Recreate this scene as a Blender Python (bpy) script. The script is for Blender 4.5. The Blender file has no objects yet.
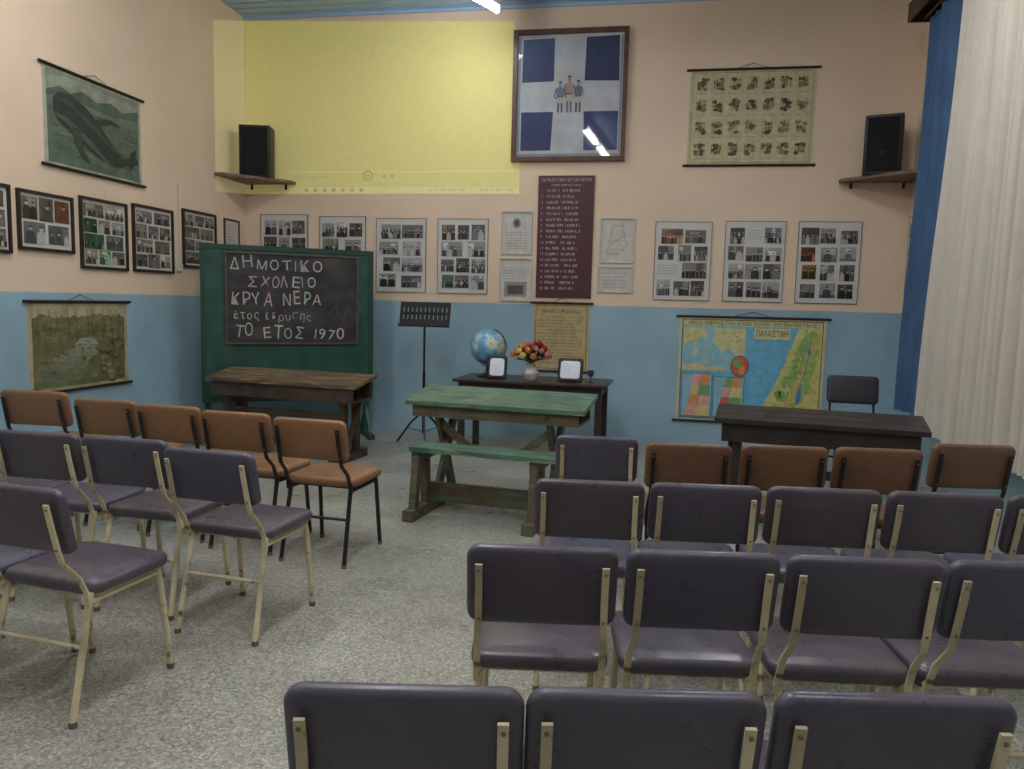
import bpy, math, random
from mathutils import Matrix, Vector
random.seed(7)
COL = bpy.context.collection
XL, XR, YB, YF, ZC = -4.88, 2.63, 8.8, -1.6, 4.84

# ---------------------------------------------------------------- materials
def lin(c):
    out = []
    for v in c[:3]:
        v = v / 255.0
        out.append(v / 12.92 if v <= 0.04045 else ((v + 0.055) / 1.055) ** 2.4)
    return tuple(out) + (1.0,)

def mat(name, col, rough=0.6, var=0.08, scale=6.0, metal=0.0, coat=0.0, bump=0.0, bscale=60.0, spec=0.4, stretch=None, alt=None):
    m = bpy.data.materials.new(name); m.use_nodes = True
    nt = m.node_tree; N = nt.nodes; Lk = nt.links
    b = N["Principled BSDF"]
    b.inputs["Roughness"].default_value = rough
    b.inputs["Metallic"].default_value = metal
    b.inputs["Coat Weight"].default_value = coat
    b.inputs["Specular IOR Level"].default_value = spec
    tc = N.new("ShaderNodeTexCoord"); mp = N.new("ShaderNodeMapping")
    if stretch: mp.inputs["Scale"].default_value = stretch
    Lk.new(tc.outputs["Object"], mp.inputs["Vector"])
    nz = N.new("ShaderNodeTexNoise"); nz.inputs["Scale"].default_value = scale; nz.inputs["Detail"].default_value = 5
    Lk.new(mp.outputs[0], nz.inputs["Vector"])
    rp = N.new("ShaderNodeValToRGB")
    c = lin(col)
    rp.color_ramp.elements[0].position = 0.3; rp.color_ramp.elements[1].position = 0.7
    rp.color_ramp.elements[0].color = tuple(x * (1 - var * 2) for x in c[:3]) + (1,)
    rp.color_ramp.elements[1].color = tuple(min(1, x * (1 + var)) for x in c[:3]) + (1,)
    Lk.new(nz.outputs["Fac"], rp.inputs["Fac"]); Lk.new(rp.outputs["Color"], b.inputs["Base Color"])
    if alt:   # every object gets its own mix between two dye lots, plus pale scuffs and creases
        oi = N.new("ShaderNodeObjectInfo"); mx = N.new("ShaderNodeMix"); mx.data_type = 'RGBA'
        Lk.new(oi.outputs["Random"], mx.inputs[0]); Lk.new(rp.outputs["Color"], mx.inputs[6]); mx.inputs[7].default_value = lin(alt)
        ad = N.new("ShaderNodeVectorMath"); ad.operation = 'ADD'; Lk.new(mp.outputs[0], ad.inputs[0])
        cb = N.new("ShaderNodeCombineXYZ"); ml = N.new("ShaderNodeMath"); ml.operation = 'MULTIPLY'; ml.inputs[1].default_value = 37
        Lk.new(oi.outputs["Random"], ml.inputs[0]); Lk.new(ml.outputs[0], cb.inputs[0]); Lk.new(cb.outputs[0], ad.inputs[1])
        n4 = N.new("ShaderNodeTexNoise"); n4.inputs["Scale"].default_value = 9; n4.inputs["Detail"].default_value = 10; n4.inputs["Roughness"].default_value = .7
        Lk.new(ad.outputs[0], n4.inputs["Vector"])
        r2 = N.new("ShaderNodeValToRGB"); r2.color_ramp.elements[0].position = .60; r2.color_ramp.elements[1].position = .74; r2.color_ramp.elements[1].color = (.3, .3, .3, 1)
        Lk.new(n4.outputs["Fac"], r2.inputs[0])
        m2 = N.new("ShaderNodeMix"); m2.data_type = 'RGBA'; Lk.new(r2.outputs[0], m2.inputs[0]); Lk.new(mx.outputs[2], m2.inputs[6])
        m2.inputs[7].default_value = lin(tuple(min(255, v*1.5 + 12) for v in col)); Lk.new(m2.outputs[2], b.inputs["Base Color"])
        rr = N.new("ShaderNodeMapRange"); rr.inputs[1].default_value = .35; rr.inputs[2].default_value = .65; rr.inputs[3].default_value = rough - .06; rr.inputs[4].default_value = rough + .12
        Lk.new(n4.outputs["Fac"], rr.inputs[0]); Lk.new(rr.outputs[0], b.inputs["Roughness"])
        n5 = N.new("ShaderNodeTexNoise"); n5.inputs["Scale"].default_value = 7; n5.inputs["Detail"].default_value = 3; Lk.new(ad.outputs[0], n5.inputs["Vector"])
        b2 = N.new("ShaderNodeBump"); b2.inputs["Strength"].default_value = .35; b2.inputs["Distance"].default_value = .012; Lk.new(n5.outputs["Fac"], b2.inputs["Height"])
        Lk.new(b2.outputs[0], b.inputs["Normal"])
    elif bump > 0:
        n2 = N.new("ShaderNodeTexNoise"); n2.inputs["Scale"].default_value = bscale
        Lk.new(mp.outputs[0], n2.inputs["Vector"])
        bp = N.new("ShaderNodeBump"); bp.inputs["Strength"].default_value = bump; bp.inputs["Distance"].default_value = 0.01
        Lk.new(n2.outputs["Fac"], bp.inputs["Height"]); Lk.new(bp.outputs[0], b.inputs["Normal"])
    return m

def wornmat(name, base, worn, rough=0.5, scale=4.0, pos=0.58, stretch=(1, 8, 8), width=0.08):
    m = mat(name, base, rough, 0.2, 5)
    nt = m.node_tree; N = nt.nodes; Lk = nt.links; b = N["Principled BSDF"]
    old = b.inputs["Base Color"].links[0].from_socket
    tc = N.new("ShaderNodeTexCoord"); mp = N.new("ShaderNodeMapping"); mp.inputs["Scale"].default_value = stretch
    nz = N.new("ShaderNodeTexNoise"); nz.inputs["Scale"].default_value = scale; nz.inputs["Detail"].default_value = 8
    Lk.new(tc.outputs["Object"], mp.inputs[0]); Lk.new(mp.outputs[0], nz.inputs["Vector"])
    rp = N.new("ShaderNodeValToRGB"); rp.color_ramp.elements[0].position = pos; rp.color_ramp.elements[1].position = pos + width
    Lk.new(nz.outputs["Fac"], rp.inputs["Fac"])
    mx = N.new("ShaderNodeMix"); mx.data_type = 'RGBA'
    Lk.new(rp.outputs["Color"], mx.inputs[0]); Lk.new(old, mx.inputs[6]); mx.inputs[7].default_value = lin(worn)
    Lk.new(mx.outputs[2], b.inputs["Base Color"])
    return m

def printmat(name, rough=0.55, coat=0.0, mottled=0.12, emit=0.0, scale=14):
    m = bpy.data.materials.new(name); m.use_nodes = True
    nt = m.node_tree; N = nt.nodes; Lk = nt.links; b = N["Principled BSDF"]
    b.inputs["Roughness"].default_value = rough; b.inputs["Coat Weight"].default_value = coat
    b.inputs["Coat Roughness"].default_value = 0.03; b.inputs["Specular IOR Level"].default_value = 0.3
    at = N.new("ShaderNodeAttribute"); at.attribute_name = "Col"
    tc = N.new("ShaderNodeTexCoord")
    nz = N.new("ShaderNodeTexNoise"); nz.inputs["Scale"].default_value = scale; nz.inputs["Detail"].default_value = 8
    Lk.new(tc.outputs["Object"], nz.inputs["Vector"])
    mr = N.new("ShaderNodeMapRange"); mr.inputs[1].default_value = 0.3; mr.inputs[2].default_value = 0.7
    mr.inputs[3].default_value = 1 - 2 * mottled; mr.inputs[4].default_value = 1.05
    Lk.new(nz.outputs["Fac"], mr.inputs[0])
    mx = N.new("ShaderNodeVectorMath"); mx.operation = 'SCALE'
    Lk.new(at.outputs["Color"], mx.inputs[0]); Lk.new(mr.outputs[0], mx.inputs["Scale"])
    Lk.new(mx.outputs[0], b.inputs["Base Color"])
    if emit:
        Lk.new(mx.outputs[0], b.inputs["Emission Color"]); b.inputs["Emission Strength"].default_value = emit
    return m

M_print = printmat("printed_paper")
M_paint = printmat("painted_canvas", 0.5, 0.0, 0.2, scale=9)
M_glossprint = printmat("print_behind_glass", 0.5, 1.0, 0.10, scale=5)
M_softgloss = printmat("photo_print", 0.35, 0.2, 0.10)
M_black = mat("black_paint", (30, 30, 32), 0.45)
M_blackframe = mat("black_frame_wood", (42, 34, 30), 0.4)
M_brownframe = mat("brown_frame_wood", (92, 64, 46), 0.4, 0.2, 10)
M_board = mat("panel_board", (204, 204, 200), 0.5, 0.03)
M_purple = mat("purple_vinyl", (84, 75, 83), 0.31, 0.16, 5, spec=0.55, alt=(76, 76, 92))
M_tan = mat("tan_brown_vinyl", (144, 104, 72), 0.36, 0.18, 6, spec=0.5, alt=(132, 98, 70))
M_brownv = mat("brown_vinyl", (118, 86, 62), 0.36, 0.2, 6, spec=0.5, alt=(106, 78, 58))
M_cream = wornmat("cream_metal", (206, 196, 162), (110, 92, 66), 0.4, 16, 0.62, (1, 1, 1))
M_blackmetal = mat("black_metal", (34, 32, 32), 0.35, 0.2, 10)
M_screw = mat("dull_screw", (120, 112, 92), 0.35, metal=0.6)
M_alu = mat("grey_edge", (110, 108, 104), 0.4, metal=.4)
M_foot = mat("rubber_foot", (110, 100, 84), 0.7)

# ---------------------------------------------------------------- mesh tools
class MB:
    def __init__(s): s.v = []; s.f = []; s.m = []
    def add(s, vs, fs, mi=0, M=None):
        o = len(s.v)
        for p in vs:
            p = Vector(p); s.v.append(M @ p if M else p)
        for f in fs: s.f.append([i + o for i in f]); s.m.append(mi)
        return s
    def box(s, x0, x1, y0, y1, z0, z1, mi=0, M=None, shear=None):
        vs = [(x, y, z) for z in (z0, z1) for y in (y0, y1) for x in (x0, x1)]
        if shear: vs = [(x, y, z + shear * y) for x, y, z in vs]
        return s.add(vs, [(0, 2, 3, 1), (4, 5, 7, 6), (0, 1, 5, 4), (2, 6, 7, 3), (0, 4, 6, 2), (1, 3, 7, 5)], mi, M)
    def pad(s, w, d, t, r=0.05, e=0.012, puff=0.006, mi=0, M=None, n=6):
        def ring(ins, z):
            out = []; rr = max(r - ins, 0.002)
            for cx, cy, a0 in ((w/2-r, d/2-r, 0), (-w/2+r, d/2-r, 90), (-w/2+r, -d/2+r, 180), (w/2-r, -d/2+r, 270)):
                for k in range(n + 1):
                    a = math.radians(a0 + 90 * k / n); out.append((cx + rr * math.cos(a), cy + rr * math.sin(a), z))
            return out
        rings = []
        rings.append(ring(r*0.9, -t/2 - puff)); 
        for a in (90, 60, 30, 0):
            A = math.radians(a); rings.append(ring(e * (1 - math.cos(A)) , -t/2 + e - e * math.sin(A)))
        for a in (0, 30, 60, 90):
            A = math.radians(a); rings.append(ring(e * (1 - math.cos(A)), t/2 - e + e * math.sin(A)))
        rings.append(ring(r*0.9, t/2 + puff))
        k = len(rings[0]); vs = [p for q in rings for p in q]; fs = []
        for i in range(len(rings) - 1):
            for j in range(k):
                a = i * k + j; b = i * k + (j + 1) % k; fs.append((a, b, b + k, a + k))
        fs.append(tuple(range(k))[::-1]); fs.append(tuple((len(rings) - 1) * k + j for j in range(k)))
        return s.add(vs, fs, mi, M)
    def sweep(s, pts, prof, mi=0, M=None, up=(1, 0, 0), closed=False):
        pts = [Vector(p) for p in pts]; rings = []; n = len(pts)
        for i, p in enumerate(pts):
            a = pts[i - 1] if (i > 0 or closed) else p
            b = pts[(i + 1) % n] if (i < n - 1 or closed) else p
            t = (b - a).normalized(); u = Vector(up)
            if abs(t.dot(u)) > 0.97: u = Vector((0, 1, 0)) if abs(t.y) < 0.9 else Vector((0, 0, 1))
            sx = (u - t * u.dot(t)).normalized(); sy = t.cross(sx)
            rings.append([p + sx * q[0] + sy * q[1] for q in prof])
        k = len(prof); vs = [p for q in rings for p in q]; fs = []
        for i in range(n if closed else n - 1):
            for j in range(k):
                a = i * k + j; b = i * k + (j + 1) % k; i2 = (i + 1) % n
                fs.append((a, b, i2 * k + (j + 1) % k, i2 * k + j))
        if not closed:
            fs.append(tuple(range(k))[::-1]); fs.append(tuple((n - 1) * k + j for j in range(k)))
        return s.add(vs, fs, mi, M)
    def tube(s, pts, r, mi=0, M=None, n=10, closed=False):
        return s.sweep(pts, [(r * math.cos(2*math.pi*k/n), r * math.sin(2*math.pi*k/n)) for k in range(n)], mi, M, closed=closed)
    def bar(s, pts, w, t, mi=0, M=None):
        return s.sweep(pts, [(w/2, t/2), (-w/2, t/2), (-w/2, -t/2), (w/2, -t/2)], mi, M)
    def lathe(s, prof, mi=0, M=None, n=24):
        vs = []; fs = []
        for r, z in prof:
            for k in range(n):
                a = 2 * math.pi * k / n; vs.append((max(r, 1e-4) * math.cos(a), max(r, 1e-4) * math.sin(a), z))
        for i in range(len(prof) - 1):
            for k in range(n):
                a = i * n + k; b = i * n + (k + 1) % n; fs.append((a, b, b + n, a + n))
        fs.append(tuple(range(n))[::-1]); fs.append(tuple((len(prof) - 1) * n + k for k in range(n)))
        return s.add(vs, fs, mi, M)
    def mesh(s, name, mats, smooth=True, angle=35):
        me = bpy.data.meshes.new(name); me.from_pydata([tuple(p) for p in s.v], [], s.f)
        for m in mats: me.materials.append(m)
        me.polygons.foreach_set("material_index", s.m)
        me.validate(); me.update()
        if smooth:
            me.polygons.foreach_set("use_smooth", [True] * len(me.polygons))
            me.set_sharp_from_angle(angle=math.radians(angle))
        return me

def obj(name, me, parent=None, loc=(0, 0, 0), rot=(0, 0, 0)):
    o = bpy.data.objects.new(name, me); COL.objects.link(o)
    o.location = loc; o.rotation_euler = rot
    if parent: o.parent = parent
    return o

def thing(name, label, cat, loc, rotz=0.0, group=None, rot=None):
    o = bpy.data.objects.new(name, None); COL.objects.link(o)
    o.empty_display_size = 0.1; o.location = loc
    o.rotation_euler = rot if rot else (0, 0, math.radians(rotz))
    o["label"] = label; o["category"] = cat
    if group: o["group"] = group
    return o

def part(name, mb, mats, parent, loc=(0, 0, 0), rot=(0, 0, 0), label=None, smooth=True):
    if not isinstance(mats, (list, tuple)): mats = [mats]
    o = obj(name, mb.mesh(name, mats, smooth), parent, loc, rot)
    if label: o["label"] = label
    return o

def duplicate(root, loc, rotz, scale=(1, 1, 1)):
    n = root.copy(); COL.objects.link(n); n.location = loc; n.rotation_euler = (0, 0, math.radians(rotz)); n.scale = scale
    for c in root.children:
        k = c.copy(); COL.objects.link(k); k.parent = n
        for g in c.children:
            q = g.copy(); COL.objects.link(q); q.parent = k
    return n

# ---------------------------------------------------------------- flat artwork
_tc = {}
def text_geo(body, bold=0.0):
    if (body, bold) in _tc: return _tc[(body, bold)]
    cu = bpy.data.curves.new("tmp", 'FONT'); cu.body = body; cu.size = 1.0; cu.offset = bold; cu.resolution_u = 3
    o = bpy.data.objects.new("tmp", cu); COL.objects.link(o)
    bpy.context.view_layer.update()
    me = bpy.data.meshes.new_from_object(o.evaluated_get(bpy.context.evaluated_depsgraph_get()))
    vs = [(v.co.x, v.co.y) for v in me.vertices]; fs = [tuple(p.vertices) for p in me.polygons]
    w = max([v[0] for v in vs] + [0.01])
    bpy.data.objects.remove(o); bpy.data.meshes.remove(me); bpy.data.curves.remove(cu)
    _tc[(body, bold)] = (vs, fs, w); return _tc[(body, bold)]

class Art:
    def __init__(s): s.v = []; s.f = []; s.c = []; s.k = 0
    def off(s, layer):
        s.k += 1; return -0.0009 * layer - 0.00002 * (s.k % 40)
    def poly(s, pts, col, layer=1):
        o = len(s.v); y = s.off(layer)
        for x, z in pts: s.v.append((x, y, z))
        s.f.append(list(range(o, o + len(pts)))); s.c.append(lin(col))
    def rect(s, x0, z0, x1, z1, col, layer=1): s.poly([(x0, z0), (x1, z0), (x1, z1), (x0, z1)], col, layer)
    def ell(s, cx, cz, rx, rz, col, layer=2, n=10, rot=0):
        c, q = math.cos(rot), math.sin(rot)
        s.poly([(cx + rx*math.cos(a)*c - rz*math.sin(a)*q, cz + rx*math.cos(a)*q + rz*math.sin(a)*c) for a in [2*math.pi*k/n for k in range(n)]], col, layer)
    def blob(s, cx, cz, rx, rz, col, layer, rg, n=9):
        s.poly([(cx + rx*rg.uniform(.7, 1.15)*math.cos(2*math.pi*k/n), cz + rz*rg.uniform(.7, 1.2)*math.sin(2*math.pi*k/n)) for k in range(n)], col, layer)
    def line(s, pts, w, col, layer=2):
        for (x0, z0), (x1, z1) in zip(pts[:-1], pts[1:]):
            d = math.hypot(x1-x0, z1-z0) or 1e-6; nx, nz = -(z1-z0)/d*w/2, (x1-x0)/d*w/2
            s.poly([(x0-nx, z0-nz), (x1-nx, z1-nz), (x1+nx, z1+nz), (x0+nx, z0+nz)], col, layer)
    def text(s, body, x, z, width=None, height=None, col=(20, 20, 20), layer=3, rot=0, bold=0.0):
        vs, fs, w = text_geo(body, bold)
        sx = width / w if width else height / 0.7
        sz = height / 0.7 if height else sx
        o = len(s.v); c, q = math.cos(rot), math.sin(rot); y = s.off(layer)
        for a, b in vs:
            a *= sx; b *= sz; s.v.append((x + a*c - b*q, y, z + a*q + b*c))
        for f in fs: s.f.append([i + o for i in f]); s.c.append(lin(col))
    def scribble(s, x0, x1, z, h, col, layer=3, rng=random, cell=None):
        cell = cell or h * 0.8; x = x0
        while x < x1 - cell:
            n = rng.randint(2, 8)
            for _ in range(n):
                if x > x1 - cell: break
                k = rng.random()
                s.rect(x, z, x + cell*0.25, z + h, col, layer)
                if k > .3: s.rect(x + cell*0.25, z + (h*0.75 if k > .6 else 0), x + cell*0.7, z + (h if k > .6 else h*0.25), col, layer)
                if k > .5: s.rect(x + cell*0.5, z, x + cell*0.7, z + h, col, layer)
                x += cell
            x += cell * 0.8
    def photo(s, x0, z0, x1, z1, rng, tint=(1, 1, 1), base=1):
        w, h = x1-x0, z1-z0
        def T(g): return tuple(max(0, min(255, g*t)) for t in tint)
        g = rng.choice([90, 110, 130, 150, 75, 170, 100])
        if rng.random() < .3:
            s.rect(x0, z0, x1, z1, T(205), base); b = min(w, h) * 0.04; x0 += b; x1 -= b; z0 += b; z1 -= b; w -= 2*b; h -= 2*b
        s.rect(x0, z0, x1, z1, T(g), base + 1)
        s.rect(x0, z0, x1, z0 + h*rng.uniform(.12, .35), T(g*rng.uniform(.6, 1.1) + 10), base + 2)
        for _ in range(rng.randint(1, 4)):
            a = rng.uniform(0, .7); c = rng.uniform(.15, .5); d = rng.uniform(.35, .7)
            s.rect(x0 + w*a, z0 + h*d, x0 + w*min(1, a+c), z0 + h*rng.uniform(d+.1, 1), T(min(225, g*rng.uniform(.6, 1.6))), base + 2)
        n = rng.choice([1, 2, 2, 3, 4, 5, 7]); rows = 1 if n < 4 else rng.choice([1, 2, 3])
        for r in range(rows - 1, -1, -1):
            cnt = n + (r % 2)
            for i in range(cnt):
                cx = x0 + w*(i + .5 + rng.uniform(-.12, .12)) / cnt
                ph = h*(0.84 if n < 3 else .68 if rows == 1 else 0.5) * rng.uniform(.85, 1.0); pw = min(w/cnt*0.45, ph*(.34 if n < 3 else .24))
                zb = z0 + h*0.16*r + 0.01*h
                bc = rng.choice([40, 55, 70, 185, 120, 50, 90]); L0 = base + 3 + (rows-1-r)*3
                s.poly([(cx-pw, zb), (cx+pw, zb), (cx+pw*.95, zb+ph*.58), (cx+pw*.4, zb+ph*.72), (cx-pw*.4, zb+ph*.72), (cx-pw*.95, zb+ph*.58)], T(bc), L0)
                s.ell(cx, zb+ph*.83, pw*.42, ph*.12, T(rng.choice([185, 165, 200])), L0 + 1, 8)
                s.ell(cx, zb+ph*.93, pw*.44, ph*.06, T(60), L0 + 2, 8)
    def mesh(s, name, m):
        me = bpy.data.meshes.new(name); me.from_pydata(s.v, [], s.f)
        me.materials.append(m)
        ca = me.color_attributes.new("Col", 'FLOAT_COLOR', 'CORNER')
        vals = []
        for p, c in zip(s.f, s.c): vals += list(c) * len(p)
        ca.data.foreach_set("color", vals); me.update(); return me

def frame_mb(W, H, bw, dep, y0=0.0):
    mb = MB()
    mb.box(0, W, y0-dep, y0, 0, bw); mb.box(0, W, y0-dep, y0, H-bw, H)
    mb.box(0, bw, y0-dep, y0, bw, H-bw); mb.box(W-bw, W, y0-dep, y0, bw, H-bw); return mb

GAP = 0.0006
def on_left(y, z): return (XL + GAP, y, z), 90

# ---------------------------------------------------------------- room shell
def wall_material(name, peach, blue, zb=1.55):
    m = bpy.data.materials.new(name); m.use_nodes = True
    nt = m.node_tree; N = nt.nodes; Lk = nt.links; b = N["Principled BSDF"]
    b.inputs["Roughness"].default_value = 0.5; b.inputs["Specular IOR Level"].default_value = 0.3
    g = N.new("ShaderNodeNewGeometry"); sp = N.new("ShaderNodeSeparateXYZ"); Lk.new(g.outputs["Position"], sp.inputs[0])
    n1 = N.new("ShaderNodeTexNoise"); n1.inputs["Scale"].default_value = 3; Lk.new(g.outputs["Position"], n1.inputs["Vector"])
    ad = N.new("ShaderNodeMath"); ad.operation = 'MULTIPLY_ADD'; Lk.new(n1.outputs["Fac"], ad.inputs[0]); ad.inputs[1].default_value = 0.02
    Lk.new(sp.outputs["Z"], ad.inputs[2])
    gt = N.new("ShaderNodeMath"); gt.operation = 'GREATER_THAN'; Lk.new(ad.outputs[0], gt.inputs[0]); gt.inputs[1].default_value = zb + 0.01
    n2 = N.new("ShaderNodeTexNoise"); n2.inputs["Scale"].default_value = 1.3; n2.inputs["Detail"].default_value = 8; Lk.new(g.outputs["Position"], n2.inputs["Vector"])
    def ramp(c, v=0.06):
        r = N.new("ShaderNodeValToRGB"); c = lin(c); r.color_ramp.elements[0].position = .35; r.color_ramp.elements[1].position = .65
        r.color_ramp.elements[0].color = tuple(x*(1-v) for x in c[:3]) + (1,); r.color_ramp.elements[1].color = tuple(x*(1+v*.5) for x in c[:3]) + (1,)
        Lk.new(n2.outputs["Fac"], r.inputs[0]); return r
    rb, rp = ramp(blue, .14), ramp(peach, .05)
    mx = N.new("ShaderNodeMix"); mx.data_type = 'RGBA'
    Lk.new(gt.outputs[0], mx.inputs[0]); Lk.new(rb.outputs[0], mx.inputs[6]); Lk.new(rp.outputs[0], mx.inputs[7])
    Lk.new(mx.outputs[2], b.inputs["Base Color"])
    n3 = N.new("ShaderNodeTexNoise"); n3.inputs["Scale"].default_value = 25; Lk.new(g.outputs["Position"], n3.inputs["Vector"])
    bp = N.new("ShaderNodeBump"); bp.inputs["Strength"].default_value = 0.1; bp.inputs["Distance"].default_value = 0.02
    Lk.new(n3.outputs["Fac"], bp.inputs["Height"]); Lk.new(bp.outputs[0], b.inputs["Normal"])
    return m
M_wall = wall_material("painted_plaster", (228, 205, 181), (150, 182, 198))

def struct(name, mb, m):
    o = obj(name, mb.mesh(name, [m], False)); o["kind"] = "structure"; return o
struct("wall_back", MB().box(XL-.2, XR+.2, YB, YB+.2, 0, ZC+.05), M_wall)
struct("wall_left", MB().box(XL-.2, XL, YF, YB, 0, ZC+.05), M_wall)
struct("wall_right", MB().box(XR, XR+.2, YF, YB, 0, ZC+.05), M_wall)
struct("wall_front", MB().box(XL-.2, XR+.2, YF-.2, YF, 0, ZC+.05), M_wall)

mf = bpy.data.materials.new("terrazzo"); mf.use_nodes = True
nt = mf.node_tree; N = nt.nodes; Lk = nt.links; b = N["Principled BSDF"]
b.inputs["Roughness"].default_value = 0.30
g = N.new("ShaderNodeNewGeometry")
vo = N.new("ShaderNodeTexVoronoi"); vo.inputs["Scale"].default_value = 104; Lk.new(g.outputs["Position"], vo.inputs["Vector"])
sp = N.new("ShaderNodeSeparateColor"); Lk.new(vo.outputs["Color"], sp.inputs[0])
rp = N.new("ShaderNodeValToRGB"); e = rp.color_ramp.elements
e[0].position = 0; e[0].color = lin((120, 120, 112)); e[1].position = 1; e[1].color = lin((196, 194, 182))
for p, c in ((.2, (142, 142, 133)), (.45, (155, 155, 145)), (.75, (168, 167, 157))):
    k = e.new(p); k.color = lin(c)
Lk.new(sp.outputs[0], rp.inputs[0])
nz = N.new("ShaderNodeTexNoise"); nz.inputs["Scale"].default_value = 1.2; nz.inputs["Detail"].default_value = 7; Lk.new(g.outputs["Position"], nz.inputs["Vector"])
mr = N.new("ShaderNodeMapRange"); mr.inputs[1].default_value = .3; mr.inputs[2].default_value = .7; mr.inputs[3].default_value = .74; mr.inputs[4].default_value = 1.06
Lk.new(nz.outputs["Fac"], mr.inputs[0])
mr2 = N.new("ShaderNodeMapRange"); mr2.inputs[1].default_value = .35; mr2.inputs[2].default_value = .65; mr2.inputs[3].default_value = .22; mr2.inputs[4].default_value = .46
Lk.new(nz.outputs["Fac"], mr2.inputs[0]); Lk.new(mr2.outputs[0], b.inputs["Roughness"])
vm = N.new("ShaderNodeVectorMath"); vm.operation = 'SCALE'; Lk.new(rp.outputs[0], vm.inputs[0]); Lk.new(mr.outputs[0], vm.inputs["Scale"])
Lk.new(vm.outputs[0], b.inputs["Base Color"])
struct("floor", MB().box(XL-.2, XR+.2, YF-.2, YB+.2, -.1, 0), mf)

mc = mat("ceiling_boards", (166, 196, 232), 0.5, 0.05, 3)
mb = MB(); y = YF - .2
while y < YB + .2:      # tongue-and-groove boards with sunken joints
    mb.box(XL-.2, XR+.2, y, y+.12, ZC, ZC+.1); mb.box(XL-.2, XR+.2, y+.12, y+.15, ZC+.03, ZC+.1); y += .15
struct("ceiling", mb, mc)
mb = MB(); mb.box(XL, XR, YB-.03, YB-.001, ZC-.035, ZC-.001)
struct("trim_1", mb, mc)

# window behind curtains
M_winframe = mat("window_frame_paint", (200, 200, 195), 0.5)
M_night = mat("night_glass", (14, 18, 26), 0.08, 0.1)
mb = MB(); y0, y1, z0, z1 = 4.9, 7.6, 0.95, 4.0
mb.box(XR-.012, XR-.002, y0, y1, z0, z1, 1)
for a in (y0, (y0*2+y1)/3, (y0+2*y1)/3, y1): mb.box(XR-.05, XR-.002, a-.03, a+.03, z0, z1)
for a in (z0, 3.1, z1): mb.box(XR-.05, XR-.002, y0, y1, a-.03, a+.03)
o = obj("window_1", mb.mesh("window_1", [M_winframe, M_night], False)); o["kind"] = "structure"

# ---------------------------------------------------------------- projected picture
M_proj = printmat("painted_projector_light", 0.6, 0, 0.0, emit=0.15)  # emissive colour stands in for the projector's light on the wall
t = thing("projected_picture", "yellow glowing sheet painted as a projected computer screen picture on the plaster wall", "projection", (XL, YB - GAP, 0))
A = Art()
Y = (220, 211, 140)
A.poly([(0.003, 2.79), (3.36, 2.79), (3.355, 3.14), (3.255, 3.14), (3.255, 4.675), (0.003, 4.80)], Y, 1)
A.rect(.55, 3.04, 3.35, 3.050, (230, 226, 180), 2)
A.scribble(.62, 1.05, 2.97, .03, (196, 188, 120), 2)
A.ell(1.55, 3.0, .06, .06, (184, 174, 108), 2, 16); A.ell(1.55, 3.0, .048, .048, Y, 3, 16)
A.text("23", 1.52, 2.98, height=.035, col=(160, 150, 90), layer=4)
A.ell(1.75, 2.995, .015, .015, (184, 174, 106), 2); A.ell(1.85, 2.995, .015, .015, (184, 174, 106), 2)
A.rect(.55, 2.795, 3.35, 2.868, (225, 219, 160), 2)
for i in range(7):
    A.ell(.78 + i*.115, 2.835, .024, .024, [(190, 182, 126), (208, 184, 128), (178, 182, 140)][i % 3], 3, 8)
A.scribble(2.3, 2.75, 2.825, .025, (194, 186, 126), 3); A.scribble(2.9, 3.3, 2.825, .025, (194, 186, 126), 3)
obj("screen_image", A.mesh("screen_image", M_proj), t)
A = Art(); A.poly([(0, 2.73), (YB-.005-8.13, 2.79), (YB-.005-8.13, 4.80), (0, 4.58)], (220, 206, 158), 1)  # projector spill painted as a glowing sheet on the side wall
t = thing("painted_light_spill", "pale yellow glowing sheet painted as projector light spilling around the room corner", "projection", (XL + GAP, 8.13, 0), 90)
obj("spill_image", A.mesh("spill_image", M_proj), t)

# ---------------------------------------------------------------- hanging charts
def hung_chart(name, label, loc, rz, W, H, art, m, rodm, cat="wall chart"):
    t = thing(name, label, cat, loc, rz)
    mb = MB(); mb.box(0, W, -.006, 0, 0, H)
    part("backing", mb, M_board, t, smooth=False)
    obj("printed_sheet", art.mesh("printed_sheet", m), t, (0, -.0062, 0))
    for z in (0, H):
        mb = MB(); mb.tube([(-.04, -.016, z), (W+.04, -.016, z)], .013)
        part("rod", mb, rodm, t)
    mb = MB(); mb.tube([(W*.35, -.012, H), (W*.5, -.006, H+.06), (W*.65, -.012, H)], .003, n=6)
    part("string", mb, M_black, t)
    return t

A = Art(); W, H = 1.21, .80
A.rect(0, 0, W, H, (190, 186, 168), 1); A.rect(.035, .03, W-.035, H-.03, (98, 116, 102), 2)
for k, c in enumerate([(146, 154, 138), (156, 162, 146), (138, 148, 134)]):
    A.poly([(.035, .58+k*.07), (.4, .62+k*.07), (.8, .59+k*.07), (W-.035, .63+k*.05), (W-.035, H-.03), (.035, H-.03)], c, 3)
A.poly([(.035, .60), (.18, .66), (.3, .63), (.45, .68), (.62, .63), (.8, .67), (.95, .62), (W-.035, .68), (W-.035, .56), (.035, .54)], (84, 102, 88), 4)
A.poly([(.035, .56), (.4, .58), (.8, .55), (W-.035, .59), (W-.035, .50), (.6, .52), (.035, .48)], (114, 132, 114), 5)
for i in range(110):
    x = .05 + random.random()*1.0; z = .05 + random.random()*.48
    A.poly([(x, z), (x+.05, z+.010), (x+.11, z+.004), (x+.06, z-.004)], random.choice([(110, 128, 110), (84, 102, 88), (124, 138, 120), (76, 94, 82), (92, 112, 98)]), 5)
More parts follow.
